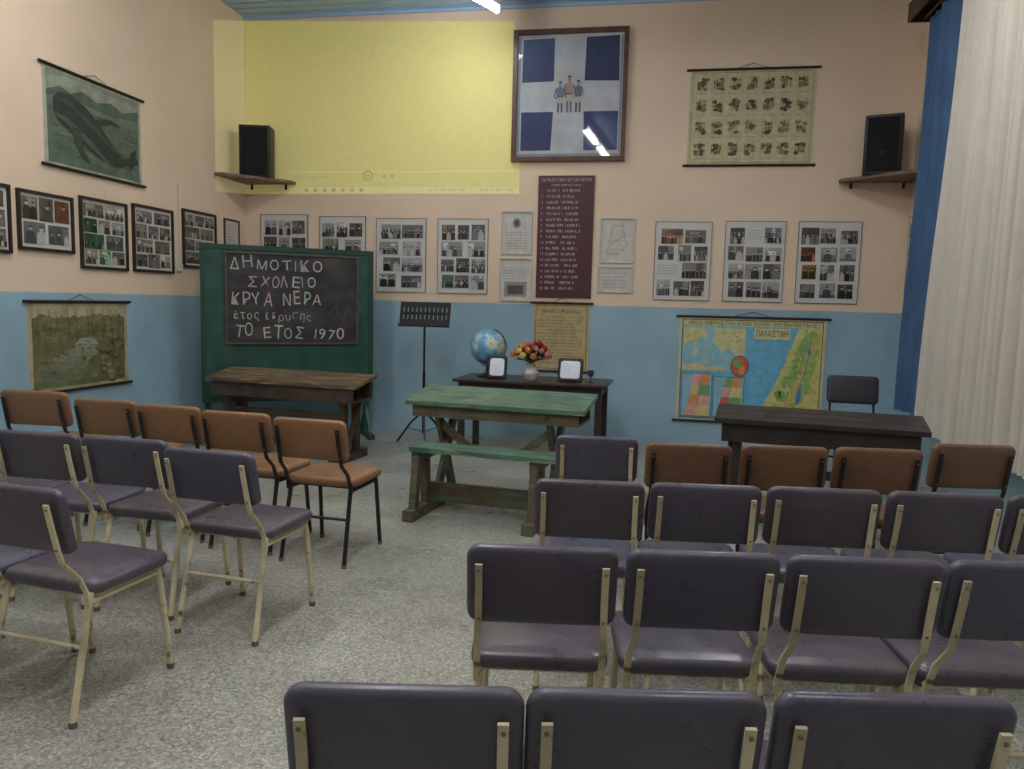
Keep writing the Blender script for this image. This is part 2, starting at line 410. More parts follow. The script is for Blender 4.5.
def taper(pts, ws, col, layer):
    L_, R_ = [], []
    for i, (x, z) in enumerate(pts):
        a = pts[max(0, i-1)]; b_ = pts[min(len(pts)-1, i+1)]; d = math.hypot(b_[0]-a[0], b_[1]-a[1]); nx, nz = -(b_[1]-a[1])/d, (b_[0]-a[0])/d
        L_.append((x+nx*ws[i], z+nz*ws[i])); R_.append((x-nx*ws[i], z-nz*ws[i]))
    for i in range(len(pts)-1): A.poly([L_[i], L_[i+1], R_[i+1], R_[i]], col, layer)
body = [(.10, .50), (.15, .50), (.26, .48), (.40, .42), (.55, .34), (.70, .25), (.83, .19), (.94, .17), (1.04, .20)]
taper(body, [.05, .11, .145, .155, .145, .115, .075, .045, .018], (52, 62, 58), 6)
taper([(p[0]-.035, p[1]-.075) for p in body[1:7]], [.008, .022, .028, .026, .018, .006], (84, 96, 86), 7)
taper([(p[0]+.025, p[1]+.06) for p in body[1:8]], [.010, .018, .020, .018, .014, .009, .005], (70, 82, 76), 7)
A.poly([(1.01, .19), (1.05, .28), (1.13, .33), (1.12, .25), (1.165, .20), (1.08, .16), (1.03, .12)], (52, 62, 58), 6)
taper([(.36, .36), (.37, .25), (.43, .15), (.52, .09)], [.06, .045, .03, .008], (66, 78, 72), 8)
taper([(.56, .40), (.66, .47), (.78, .50), (.90, .48)], [.05, .035, .022, .006], (58, 70, 64), 5.5)
p, r = on_left(5.62, 2.585); hung_chart("whale_picture_chart", "old grey-green hanging school chart of a whale at sea", p, r, W, H, A, M_paint, M_black)

A = Art(); W, H = 1.185, .755
rg = random.Random(31)
A.rect(0, 0, W, H, (190, 178, 140), 1); A.rect(.04, .04, W-.04, H-.04, (116, 118, 80), 2)
A.rect(.04, .62, W-.04, H-.04, (186, 180, 142), 3)
for i in range(170):                                   # foliage band
    x = .07 + rg.random()*(W-.14); z = .43 + rg.random()*.20
    A.blob(x, z, rg.uniform(.025, .055), rg.uniform(.016, .03), rg.choice([(114, 120, 78), (122, 126, 84), (130, 132, 90), (106, 112, 74), (138, 138, 98)]), 4 + i % 3, rg, 9)
for i in range(10):
    x = .10 + i*.108 + rg.uniform(-.02, .02); A.line([(x, .42), (x + rg.uniform(-.02, .02), .55), (x + rg.uniform(-.03, .03), .69)], .006, rg.choice([(98, 88, 66), (90, 82, 60)]), 7)
zz = [.04, .09, .14, .19, .24, .29, .34, .39, .44]
sl_ = [.04, .04, .04, .05, .12, .26, .42, .50, .56]
sr_ = [.78, .74, .66, .62, .66, .76, .82, .78, .72]
for i in range(8):
    A.poly([(sl_[i], zz[i]), (sr_[i], zz[i]), (sr_[i+1], zz[i+1]), (sl_[i+1], zz[i+1])], [(112, 118, 90), (118, 124, 96), (124, 130, 102), (130, 136, 110), (136, 142, 118), (142, 148, 124), (150, 156, 132), (156, 162, 140)][i], 8)
for i in range(70):
    z = .06 + rg.random()*.36; k = min(7, int((z-.04)/.05)); x = sl_[k+1] + rg.random()*max(.02, sr_[k+1]-sl_[k+1]-.08)
    A.poly([(x, z), (x+.03, z+.005), (x+.08, z+.002), (x+.04, z-.003)], rg.choice([(150, 154, 130), (110, 112, 84), (160, 164, 140), (108, 106, 78)]), 9)
def bank(n, fx):
    for i in range(n):
        z = .07 + rg.random()*.32; x, a = fx(z)
        if x < .08 or x > W-.08: continue
        c = rg.choice([(132, 122, 92), (122, 112, 84), (140, 132, 104), (114, 108, 78), (116, 116, 80)])
        A.blob(x, z, a, a*.6, tuple(v*.78 for v in c), 10, rg); A.blob(x-.003, z+a*.15, a*.88, a*.44, c, 11, rg)
kz = lambda z: min(8, int((z-.04)/.05)+1)
bank(34, lambda z: (sr_[kz(z)] + rg.random()*(1.12-sr_[kz(z)]), rg.uniform(.03, .075)))
bank(14, lambda z: (sl_[kz(z)] - rg.random()*.14, rg.uniform(.02, .05)))
bank(4, lambda z: ((sl_[kz(z)]+sr_[kz(z)])/2 + rg.uniform(-.1, .1), rg.uniform(.02, .035)))
p, r = on_left(5.37, .72); hung_chart("landscape_picture_chart", "faded hanging school chart of a wooded stream with rocks", p, r, W, H, A, M_paint, M_black)

def photo_frame(y0, z0, y1, z1, seed, cols, rows, accents=(), label="black-framed montage of old school photographs"):
    rng = random.Random(seed); W, H = y1-y0, z1-z0
    p, r = on_left(y0, z0)
    t = thing("framed_photographs", label, "framed photographs", p, r, group="framed photo montages on the side wall")
    part("frame", frame_mb(W, H, .025, .025), M_blackframe, t, smooth=False)
    part("mount", MB().box(.02, W-.02, -.008, -.001, .02, H-.02), M_board, t, smooth=False)
    mx, mz = .04, .04; ch = (H-2*mz)/rows
    for j in range(rows):
        nc = cols if rng.random() < .6 else max(2, cols - 1); cw = (W-2*mx)/nc
        for i in range(nc):
            A = Art(); tint = rng.choice([(1, 1, 1), (1, .97, .9), (1, .95, .86)])
            if (i, j) in accents: tint = accents[(i, j)]
            w = cw*rng.uniform(.86, .99); h = ch*rng.uniform(.84, .97)
            A.photo(0, 0, w, h, rng, tint)
            obj("photograph", A.mesh("photograph", M_softgloss), t, (mx + i*cw + (cw-w)/2, -.0085, mz + j*ch + (ch-h)/2))
photo_frame(4.70, 1.84, 5.24, 2.36, 1, 3, 3)
photo_frame(5.31, 1.88, 5.90, 2.35, 2, 3, 2, {(2, 1): (1, .66, .42), (2, 0): (.9, .85, .7)})
photo_frame(5.98, 1.765, 6.59, 2.385, 3, 3, 4, {(0, 1): (.6, .9, .64), (0, 2): (.65, .9, .7), (1, 0): (.8, 1, .8)})
photo_frame(6.67, 1.77, 7.30, 2.41, 4, 3, 4)
photo_frame(7.47, 1.85, 8.10, 2.46, 5, 3, 4, {(2, 0): (.7, .8, 1)})
p, r = on_left(8.28, 2.12); W, H = .33, .33
t = thing("small_framed_document", "small white framed document beside the corner", "framed document", p, r)
part("frame", frame_mb(W, H, .015, .02), M_brownframe, t, smooth=False)
A = Art(); A.rect(.01, .01, W-.01, H-.01, (214, 210, 200), 1)
for k in range(7): A.scribble(.05, W-.05, .05 + k*.034, .012, (110, 105, 100), 2)
obj("document", A.mesh("document", M_print), t, (0, -.004, 0))
p, r = on_left(7.36, 1.80)
t = thing("wall_socket", "small white wall socket with a thin cable", "socket", p, r)
part("plate", MB().pad(.08, .08, .03, .01, .004, 0, M=Matrix.Translation((.04, -.015, .04)) @ Matrix.Rotation(math.pi/2, 4, 'X')), M_winframe, t)
part("cable", MB().tube([(.04, -.006, .08), (.04, -.006, .45), (.05, -.006, .9)], .004, n=6), M_winframe, t)

# ---------------------------------------------------------------- flag
X0, Z0, W, H = -1.62, 3.145, 1.27, 1.42
t = thing("framed_flag", "brown-framed faded blue and white cross flag with figures", "framed flag", (X0, YB-GAP, Z0))
part("frame", frame_mb(W, H, .05, .05), M_brownframe, t, smooth=False)
A = Art(); BL = (46, 56, 96)
A.rect(.03, .03, W-.03, H-.03, (180, 184, 188), 1)
xa, xb = .46, .80; za, zb = .54, .86
A.poly([(.10, zb), (xa, zb+.01), (xa, H-.09), (.11, H-.10)], BL, 2); A.poly([(xb, zb+.01), (W-.09, zb), (W-.10, H-.08), (xb+.01, H-.09)], (44, 52, 88), 2)
A.poly([(.10, .12), (xa-.02, .12), (xa, za), (.10, za)], (44, 54, 96), 2); A.poly([(xb+.01, .12), (W-.09, .12), (W-.09, za), (xb, za)], (46, 58, 100), 2)
for q in ((.06, .06, W-.06, .085), (.06, .10, .085, H-.08), (W-.08, .10, W-.06, H-.08)): A.rect(*q, (130, 138, 156), 2)
for cx, hh, c, sk in ((.535, .34, (104, 118, 142), (84, 92, 112)), (.635, .40, (150, 140, 128), (110, 100, 92)), (.735, .35, (96, 112, 120), (150, 152, 160))):
    zb_ = .53; g_ = .05
    A.line([(cx-.02, zb_), (cx-.018, zb_+hh*.42)], .024, tuple(v*.8 for v in c), 4); A.line([(cx+.02, zb_), (cx+.018, zb_+hh*.42)], .024, tuple(v*.85 for v in c), 4)
    A.poly([(cx-g_, zb_+hh*.30), (cx+g_, zb_+hh*.30), (cx+g_*.75, zb_+hh*.52), (cx-g_*.75, zb_+hh*.52)], (176, 174, 168), 5)
    A.poly([(cx-g_*.75, zb_+hh*.48), (cx+g_*.75, zb_+hh*.48), (cx+g_, zb_+hh*.76), (cx+.014, zb_+hh*.82), (cx-.014, zb_+hh*.82), (cx-g_, zb_+hh*.76)], c, 6)
    A.rect(cx-g_*.76, zb_+hh*.48, cx+g_*.76, zb_+hh*.53, (140, 84, 76), 7)
    A.line([(cx-g_, zb_+hh*.74), (cx-g_*1.3, zb_+hh*.5), (cx-g_*.7, zb_+hh*.44)], .014, sk, 7); A.line([(cx+g_, zb_+hh*.74), (cx+g_*1.3, zb_+hh*.46)], .014, sk, 7)
    A.ell(cx, zb_+hh*.89, .020, .028, (160, 138, 122), 7); A.ell(cx, zb_+hh*.96, .022, .012, (110, 76, 70), 8)
obj("flag_cloth", A.mesh("flag_cloth", M_glossprint), t, (0, -.012, 0))

# ---------------------------------------------------------------- chart with small drawings
A = Art(); W, H = 1.295, 1.0
A.rect(0, 0, W, H, (204, 194, 156), 1); A.line([(.03, .03), (W-.03, .03), (W-.03, H-.03), (.03, H-.03), (.03, .03)], .005, (126, 108, 78), 2)
rng = random.Random(11)
for j in range(4):
    for i in range(7):
        cx = .13 + i*.173; cz = .155 + j*.228; a0 = rng.uniform(-.6, .6)
        for k in range(10):
            A.blob(cx + rng.uniform(-.04, .04), cz + rng.uniform(-.045, .07), rng.uniform(.018, .038), rng.uniform(.012, .026), rng.choice([(96, 84, 62), (118, 104, 78), (140, 126, 96), (162, 148, 116), (78, 68, 52)]), 2 + k, rng)
        for q in range(4):
            A.line([(cx-.05 + q*.03, cz-.04), (cx-.045 + q*.03, cz + rng.uniform(.05, .09))], .006, rng.choice([(80, 70, 54), (170, 156, 122)]), 13)
        A.scribble(cx-.06, cx+.06, cz-.09, .010, (110, 96, 72), 3)
hung_chart("drawings_picture_chart", "yellowed hanging chart with rows of small dark drawings", (.32, YB-GAP, 3.09), 0, W, H, A, M_print, M_blackframe)

# ---------------------------------------------------------------- photo boards on back wall
def photo_panel(x0, z0, x1, z1, seed, cols, rows, accents={}, rz=0, loc=None):
    rng = random.Random(seed); W, H = x1-x0, z1-z0
    t = thing("picture_board", "white glass-fronted board of black-and-white school photographs", "photo board", loc or (x0, YB-GAP, z0), rz, group="photo boards along the wall")
    part("board", MB().box(0, W, -.008, 0, 0, H), M_board, t, smooth=False)
    part("edge_trim", frame_mb(W, H, .006, .012), M_alu, t, smooth=False)
    mx, mz = .03, .04; ch = (H-2*mz-.02)/rows
    for j in range(rows):
        nc = cols if rng.random() < .75 else 2
        cw = (W-2*mx)/nc
        for i in range(nc):
            if rng.random() < .06:
                A = Art()
                for k in range(4): A.scribble(.01, cw*.85, .02 + k*.03, .009, (90, 88, 84), 1)
                obj("caption", A.mesh("caption", M_print), t, (mx + i*cw, -.0085, mz + j*ch + ch*.2)); continue
            A = Art(); tint = rng.choice([(1, 1, 1), (1, .97, .92), (.97, .98, 1)])
            if (i, j) in accents: tint = accents[(i, j)]
            w = cw*rng.uniform(.74, .97); h = ch*rng.uniform(.76, .94)
            A.photo(0, 0, w, h, rng, tint)
            obj("photograph", A.mesh("photograph", M_softgloss), t, (mx + i*cw + (cw-w)*rng.random(), -.0085, mz + j*ch + (ch-h)*rng.uniform(.3, .7)))
photo_panel(-4.69, 1.67, -4.08, 2.55, 21, 3, 4)
photo_panel(-3.93, 1.67, -3.35, 2.53, 22, 3, 4)
photo_panel(-3.22, 1.65, -2.61, 2.51, 23, 3, 4)
photo_panel(-2.47, 1.65, -1.87, 2.51, 24, 3, 4, {(0, 0): (.75, 1, .85)})
photo_panel(.02, 1.63, .63, 2.49, 25, 3, 4, {(0, 3): (1, .8, .7)})
photo_panel(.77, 1.63, 1.40, 2.50, 26, 3, 4)
photo_panel(1.53, 1.63, 2.17, 2.50, 27, 3, 4, {(0, 2): (1, .6, .45), (0, 1): (1, .8, .5)})
photo_panel(0, 1.72, .34, 2.55, 28, 2, 4, rz=-90, loc=(XR-GAP, 8.76, 1.72))

def small_doc(x0, z0, x1, z1, kind, label):
    W, H = x1-x0, z1-z0
    t = thing("framed_document", label, "framed document", (x0, YB-GAP, z0), 0)
    part("frame", frame_mb(W, H, .014, .02), M_winframe, t, smooth=False)
    A = Art(); A.rect(.01, .01, W-.01, H-.01, (206, 204, 198), 1); rng = random.Random(kind)
    if kind == 1:
        A.ell(W/2, H*.72, .05, .06, (150, 150, 150), 2); A.ell(W/2, H*.72, .03, .04, (90, 90, 95), 3)
        for k in range(7): A.scribble(.05, W-.05, .06 + k*.03, .01, (120, 118, 112), 2, rng)
    elif kind == 2:
        for k in range(5): A.scribble(.05, W-.05, H-.12-k*.03, .01, (120, 118, 112), 2, rng)
        A.rect(.06, .05, W-.06, .22, (150, 146, 140), 2); A.rect(.1, .08, W-.1, .18, (90, 88, 86), 3)
    elif kind == 3:
        A.line([(.08, .1), (.14, .4), (.24, .42), (.3, .2), (.2, .1), (.08, .1)], .005, (140, 136, 126), 2)
        A.line([(.12, .2), (.26, .3)], .005, (130, 125, 115), 2)
        for k in range(4): A.scribble(.12, W-.1, .14 + k*.05, .01, (140, 136, 130), 3, rng)
    else:
        for k in range(5): A.scribble(.05, W-.05, .05 + k*.04, .012, (130, 126, 120), 2, rng)
    obj("document", A.mesh("document", M_softgloss), t, (0, -.004, 0))
small_doc(-1.72, 2.11, -1.36, 2.60, 1, "white-framed certificate with an emblem")
small_doc(-1.73, 1.58, -1.35, 2.07, 2, "white-framed document with a small picture")
small_doc(-.59, 2.03, -.21, 2.53, 3, "white-framed pale sketch map")
small_doc(-.60, 1.70, -.21, 1.99, 4, "white-framed sheet of handwritten lines")

# name list
W, H = .63, 1.36
t = thing("name_board", "tall maroon honour board with rows of white lettering", "name board", (-1.30, YB-GAP, 1.63))
part("board", MB().box(0, W, -.02, 0, 0, H), mat("maroon_board", (78, 44, 50), 0.4, .05), t, smooth=False)
A = Art(); wt = (196, 180, 176); rng = random.Random(5)
A.text("ΕΚΠΑΙΔΕΥΤΙΚΟΙ ΚΡΥΩΝ ΝΕΡΩΝ", .03, H-.065, width=W-.06, height=.036, col=wt, layer=1)
A.scribble(.15, W-.15, H-.115, .02, wt, 1, rng)
for k in range(18):
    z = H-.18-k*.064
    A.text(str(k+1), .035, z, height=.028, col=wt, layer=1)
    x = .10
    for w_ in (rng.uniform(.13, .2), rng.uniform(.15, .22)):
        A.scribble(x, min(x + w_, W-.05), z, .028, wt, 1, rng, cell=.020); x += w_ + .02
obj("lettering", A.mesh("lettering", M_print), t, (0, -.0205, 0))

# old document chart
A = Art(); W, H = .645, .78
A.rect(0, 0, W, H, (192, 174, 130), 1); A.line([(.03, .03), (W-.03, .03), (W-.03, H-.03), (.03, H-.03), (.03, .03)], .008, (126, 98, 60), 2)
A.text("Πίναξ μαθημάτων", .1, H-.11, width=W-.2, col=(60, 46, 30), layer=2)
for k in range(15):
    A.scribble(.06 + (.0 if k % 4 else .08), W-.06 - rng.random()*.1, H-.17-k*.037, .014, (96, 76, 50), 2, rng)
hung_chart("document_picture_chart", "small yellowed hanging text chart with dark rods", (-1.32, YB-GAP, .79), 0, W, H, A, M_print, M_blackframe)

# map
A = Art(); W, H = 1.55, 1.165; rng = random.Random(8)
SEA = (116, 186, 220); INK = (54, 66, 62)
A.rect(0, 0, W, H, (206, 200, 158), 1); A.rect(.03, .03, W-.03, H-.03, (40, 56, 54), 2)
A.rect(.038, .038, W-.038, H-.038, SEA, 3)
A.rect(.038, H-.10, W-.038, H-.038, (208, 202, 146), 4)
A.text("ΙΕΡΟΣ ΧΑΡΤΗΣ ΤΩΝ ΑΓΙΩΝ ΤΟΠΩΝ ΤΗΣ ΠΑΛΑΙΣΤΙΝΗΣ", .1, H-.088, width=W-.2, height=.036, col=(46, 56, 46), layer=5)
A.rect(.045, .56, .72, H-.11, (146, 196, 212), 5)
LAND = (210, 208, 154)
A.poly([(.05, 1.04), (.28, 1.04), (.31, .98), (.27, .92), (.22, .95), (.2, .86), (.16, .84), (.14, .92), (.1, .9), (.05, .82)], LAND, 6)
A.poly([(.16, .82), (.21, .8), (.19, .72), (.14, .75)], LAND, 6)
A.poly([(.37, 1.04), (.71, 1.04), (.71, .80), (.6, .77), (.54, .82), (.47, .78), (.41, .84), (.36, .9), (.38, .97)], LAND, 6)
A.poly([(.60, .76), (.71, .79), (.71, .57), (.64, .57), (.62, .66)], LAND, 7)
A.poly([(.05, .57), (.56, .57), (.46, .62), (.34, .60), (.22, .65), (.05, .62)], (206, 198, 138), 6)
for q in range(18): A.ell(.24 + rng.random()*.13, .68 + rng.random()*.26, .012, .008, LAND, 7, 6)
for q in range(46): A.ell(rng.choice([.08 + rng.random()*.12, .46 + rng.random()*.22]), .88 + rng.random()*.14, .020, .009, rng.choice([(178, 190, 124), (216, 202, 140), (196, 176, 118)]), 8, 7, rng.uniform(-.5, .5))
A.ell(.3, .66, .05, .01, LAND, 7, 8); A.ell(.5, .7, .04, .012, LAND, 7, 8)
PK, GR, RD, YL, OR, LB = (226, 170, 162), (126, 170, 108), (204, 104, 84), (214, 202, 134), (220, 156, 108), (150, 194, 212)
def inset(x0, z0, x1, z1, cols):
    rg = random.Random(len(cols)*7 + int(x0*100)); n = len(cols)//2
    A.rect(x0-.005, z0-.005, x1+.005, z1+.005, INK, 9); A.rect(x0, z0, x1, z1, LB, 10)
    zs = [z0 + (z1-z0)*j/n for j in range(n+1)]
    lx = [x0 + (x1-x0)*(.12 + .07*j + rg.uniform(-.03, .03)) for j in range(n+1)]
    mx = [x0 + (x1-x0)*(.54 + .02*j + rg.uniform(-.09, .09)) for j in range(n+1)]
    rx = [x0 + (x1-x0)*(.94 + rg.uniform(-.05, .03)) for j in range(n+1)]
    for j in range(n):
        dz = rg.uniform(-.02, .02)
        A.poly([(lx[j], zs[j]), (mx[j], zs[j]), ((mx[j]+mx[j+1])/2+.012, (zs[j]+zs[j+1])/2), (mx[j+1], zs[j+1]), (lx[j+1], zs[j+1])], cols[2*j], 11)
        A.poly([(mx[j], zs[j]), (rx[j], zs[j] + (dz if j else 0)), (rx[j+1], zs[j+1]), (mx[j+1], zs[j+1]), ((mx[j]+mx[j+1])/2+.012, (zs[j]+zs[j+1])/2)], cols[2*j+1], 11)
    A.line([(mx[j], zs[j]) for j in range(1, n)], .006, (96, 150, 190), 12)
inset(.055, .055, .375, .53, [PK, YL, OR, PK, YL, GR, PK, OR])
inset(.40, .055, .72, .50, [YL, PK, RD, GR, PK, YL, GR, OR])
rg = random.Random(4)
A.ell(.665, .63, .098, .118, INK, 9.5, 18); A.ell(.665, .63, .092, .112, RD, 12, 18); A.blob(.64, .66, .05, .06, GR, 13, rg); A.blob(.69, .58, .04, .05, OR, 14, rg)
coast = [(.80, .038), (.87, .12), (.93, .2), (.97, .28), (1.02, .36), (1.05, .45), (1.09, .54), (1.11, .62), (1.16, .68), (1.155, .74), (1.19, .82), (1.22, .92), (1.25, 1.0), (1.27, 1.06)]
A.poly(coast + [(1.512, 1.06), (1.512, .038)], (212, 206, 128), 4)
for q in range(230):
    z = .07 + rng.random()*.95
    xc = next(a[0] + (b_[0]-a[0])*(z-a[1])/(b_[1]-a[1]) for a, b_ in zip(coast[:-1], coast[1:]) if z <= b_[1])
    d = rng.random()*(1.46-xc); x = xc + .045 + d*.9
    band_ = (x - xc)
    if band_ < .07: c = rng.choice([(210, 208, 130), (190, 202, 122)])
    elif band_ < .20: c = rng.choice([(150, 186, 110), (164, 194, 114), (142, 178, 106)])
    elif band_ < .26: c = rng.choice([(208, 192, 118), (200, 182, 112)])
    elif band_ < .36: c = rng.choice([(154, 188, 110), (176, 194, 116)])
    else: c = rng.choice([(212, 200, 122), (216, 206, 132), (204, 190, 116)])
    if x < 1.475: A.blob(x, z, rng.uniform(.018, .032), rng.uniform(.028, .05), c, 5 + q % 3, rng, 8)
A.ell(1.30, .32, .026, .10, (86, 142, 186), 10, 14, -.15); A.ell(1.39, .8, .018, .032, (86, 142, 186), 10, 12)
A.line([(1.31, .42), (1.355, .6), (1.385, .78), (1.4, .95)], .009, (86, 142, 186), 10)
A.rect(.80, .93, 1.18, 1.05, (214, 210, 156), 11)
A.text("ΠΑΛΑΙΣΤΙΝΗ", .82, .96, width=.34, height=.066, col=(36, 36, 34), layer=12)
for q in range(26):
    x = .97 + rng.random()*.42; A.scribble(x, x+.07, .10 + rng.random()*.75, .009, (124, 114, 84), 13, rng)
hung_chart("wall_map", "colourful hanging school map with blue sea and green land", (.33, YB-GAP, .295), 0, W, H, A, M_softgloss, M_black, cat="map")

# ---------------------------------------------------------------- speakers and shelves
M_cloth = mat("speaker_cloth", (24, 24, 26), .9, .2, 200); M_cone = mat("cone_rubber", (26, 26, 28), .75)
def speaker(loc, rz, label):
    t = thing("speaker", label, "speaker", loc, rz, group="wall speakers")
    w, d, h = .35, .26, .58
    M = Matrix.Translation((0, 0, h/2))
    part("cabinet", MB().pad(w, d, h, .02, .008, 0, M=M), M_black, t)
    R = Matrix.Translation((0, -d/2, h/2)) @ Matrix.Rotation(math.pi/2, 4, 'X')
    part("grille", MB().pad(w-.05, h-.05, .016, .02, .006, .002, M=R), M_cloth, t)
    for z, r in ((.20, .11), (.44, .045)):
        Rm = Matrix.Translation((0, -d/2-.006, z)) @ Matrix.Rotation(math.pi/2, 4, 'X')
        mb = MB(); mb.lathe([(r, 0), (r, .003), (r*.86, .004), (r*.8, .003), (r*.3, .003), (r*.28, .004), (0.001, .006)], M=Rm)
        part("speaker_cone", mb, M_cone, t)
M_shelf = mat("shelf_wood", (118, 98, 82), .5, .2, 8)
def shelf(cx, sgn, label, L):
    t = thing("corner_shelf", label, "shelf", (cx, YB-.006, 2.90), 0)
    o = MB(); pts = [(0, 0), (sgn*L, 0), (sgn*L, -.12), (sgn*.12, -.70), (0, -.70)]
    if sgn > 0: pts = pts[::-1]
    vs = [(x, y, z) for z in (0, .03) for x, y in pts]; n = 5
    fs = [tuple(range(n))[::-1], tuple(range(n, 2*n))] + [(i, (i+1) % n, (i+1) % n + n, i+n) for i in range(n)]
    o.add(vs, fs); part("board", o, M_shelf, t, smooth=False)
    for a in (.08, L-.12):
        b_ = MB(); b_.bar([(sgn*a, -.010, -.002), (sgn*a, -.010, -.06)], .025, .015)
        part("bracket", b_, M_blackmetal, t, smooth=False)
shelf(XL+.006, 1, "brown corner shelf carrying a speaker", .64); shelf(XR-.006, -1, "brown corner shelf holding a black speaker", .72)
speaker((XL+.30, YB-.28, 2.931), 14, "black box speaker on a corner shelf beside the projection")
speaker((XR-.38, YB-.28, 2.931), -18, "black box speaker on a corner shelf beside the curtain")

# ---------------------------------------------------------------- blackboard
M_green = wornmat("green_board_paint", (40, 82, 72), (76, 98, 86), .45, 5, .7, (1, 1, 1))
M_slate = wornmat("slate", (48, 46, 48), (78, 75, 75), .6, 3.2, .44, (1, 1, 2.0), .32)
t = thing("blackboard", "dark green standing school board with chalked greek writing", "blackboard", (-3.825, 7.8, 0), 33.9)
part("board", MB().box(-.9, .9, -.02, .02, .44, 2.09), M_green, t, smooth=False)
mb = frame_mb(1.8, 1.65, .05, .06); part("board_frame", mb, mat("green_frame", (32, 68, 58), .45), t, (-.9, .03, .44), smooth=False)
part("slate_panel", MB().box(-.66, .725, -.036, -.0205, 1.055, 2.02), M_slate, t, smooth=False)
part("slate_frame", frame_mb(1.385, .965, .018, .03), mat("slate_frame_wood", (90, 80, 64), .5, .2), t, (-.66, -.0205, 1.055), smooth=False)
A = Art(); ch = (196, 196, 194)
def chalk(s_, x, z, w, h, sd, c0=ch):
    rg = random.Random(sd); adv = [(.5 if c in "Ιι" else .7 if c in " 1" else rg.uniform(.88, 1.12)) for c in s_]; k = w/sum(adv); zz = 0
    for c, a in zip(s_, adv):
        zz += rg.uniform(-.009, .009)
        if c != " ":
            A.text(c, x + rg.uniform(-.006, .006), z + zz + rg.uniform(-.008, .008), width=k*a*{"Ι": .26, "ι": .34, "1": .5}.get(c, .80), height=h*rg.uniform(.84, 1.14), col=tuple(v*rg.uniform(.86, 1.04) for v in c0), layer=2, rot=rg.uniform(-.13, .10))
        x += k*a
chalk("ΔΗΜΟΤΙΚΟ", .05, .785, .97, .11, 1)
chalk("ΣΧΟΛΕΙΟ", .22, .60, .72, .105, 2)
chalk("ΚΡΥΑ ΝΕΡΑ", .05, .415, .95, .125, 3)
chalk("έτος ίδρυσης", .08, .275, .80, .085, 4, (184, 184, 182))
chalk("ΤΟ ΕΤΟΣ 1970", .08, .085, 1.18, .125, 5)
for k in range(9): A.line([(1.05 + k*.03, .29 + (k % 3)*.05), (1.08 + k*.03, .34 + (k % 4)*.04)], .005, (110, 108, 106), 1)
for k in range(26):
    x = random.uniform(.04, 1.1); z = random.uniform(.04, .90); A.line([(x, z), (x + random.uniform(.05, .25), z + random.uniform(-.05, .05))], .003, random.choice([(86, 84, 84), (76, 74, 74), (94, 92, 90)]), 0.5)
obj("chalk_writing", A.mesh("chalk_writing", printmat("chalk", .9, 0, .14, scale=30)), t, (-.66, -.037, 1.055))
M_gpost = mat("green_post", (44, 86, 76), .45)
for x in (-.84, .84):
    part("post", MB().box(x-.03, x+.03, .031, .08, .05, 1.75), M_gpost, t, smooth=False)
    mb = MB(); mb.bar([(x, -.26, .035), (x, .34, .035)], .06, .05); mb.bar([(x, -.18, .06), (x, .05, .34)], .035, .03); mb.bar([(x, .28, .06), (x, .05, .34)], .035, .03)
    mb.lathe([(.03, 0), (.03, .02)], M=Matrix.Translation((x, -.23, 0)), n=12); mb.lathe([(.03, 0), (.03, .02)], M=Matrix.Translation((x, .31, 0)), n=12)
    part("foot", mb, M_gpost, t, smooth=False)

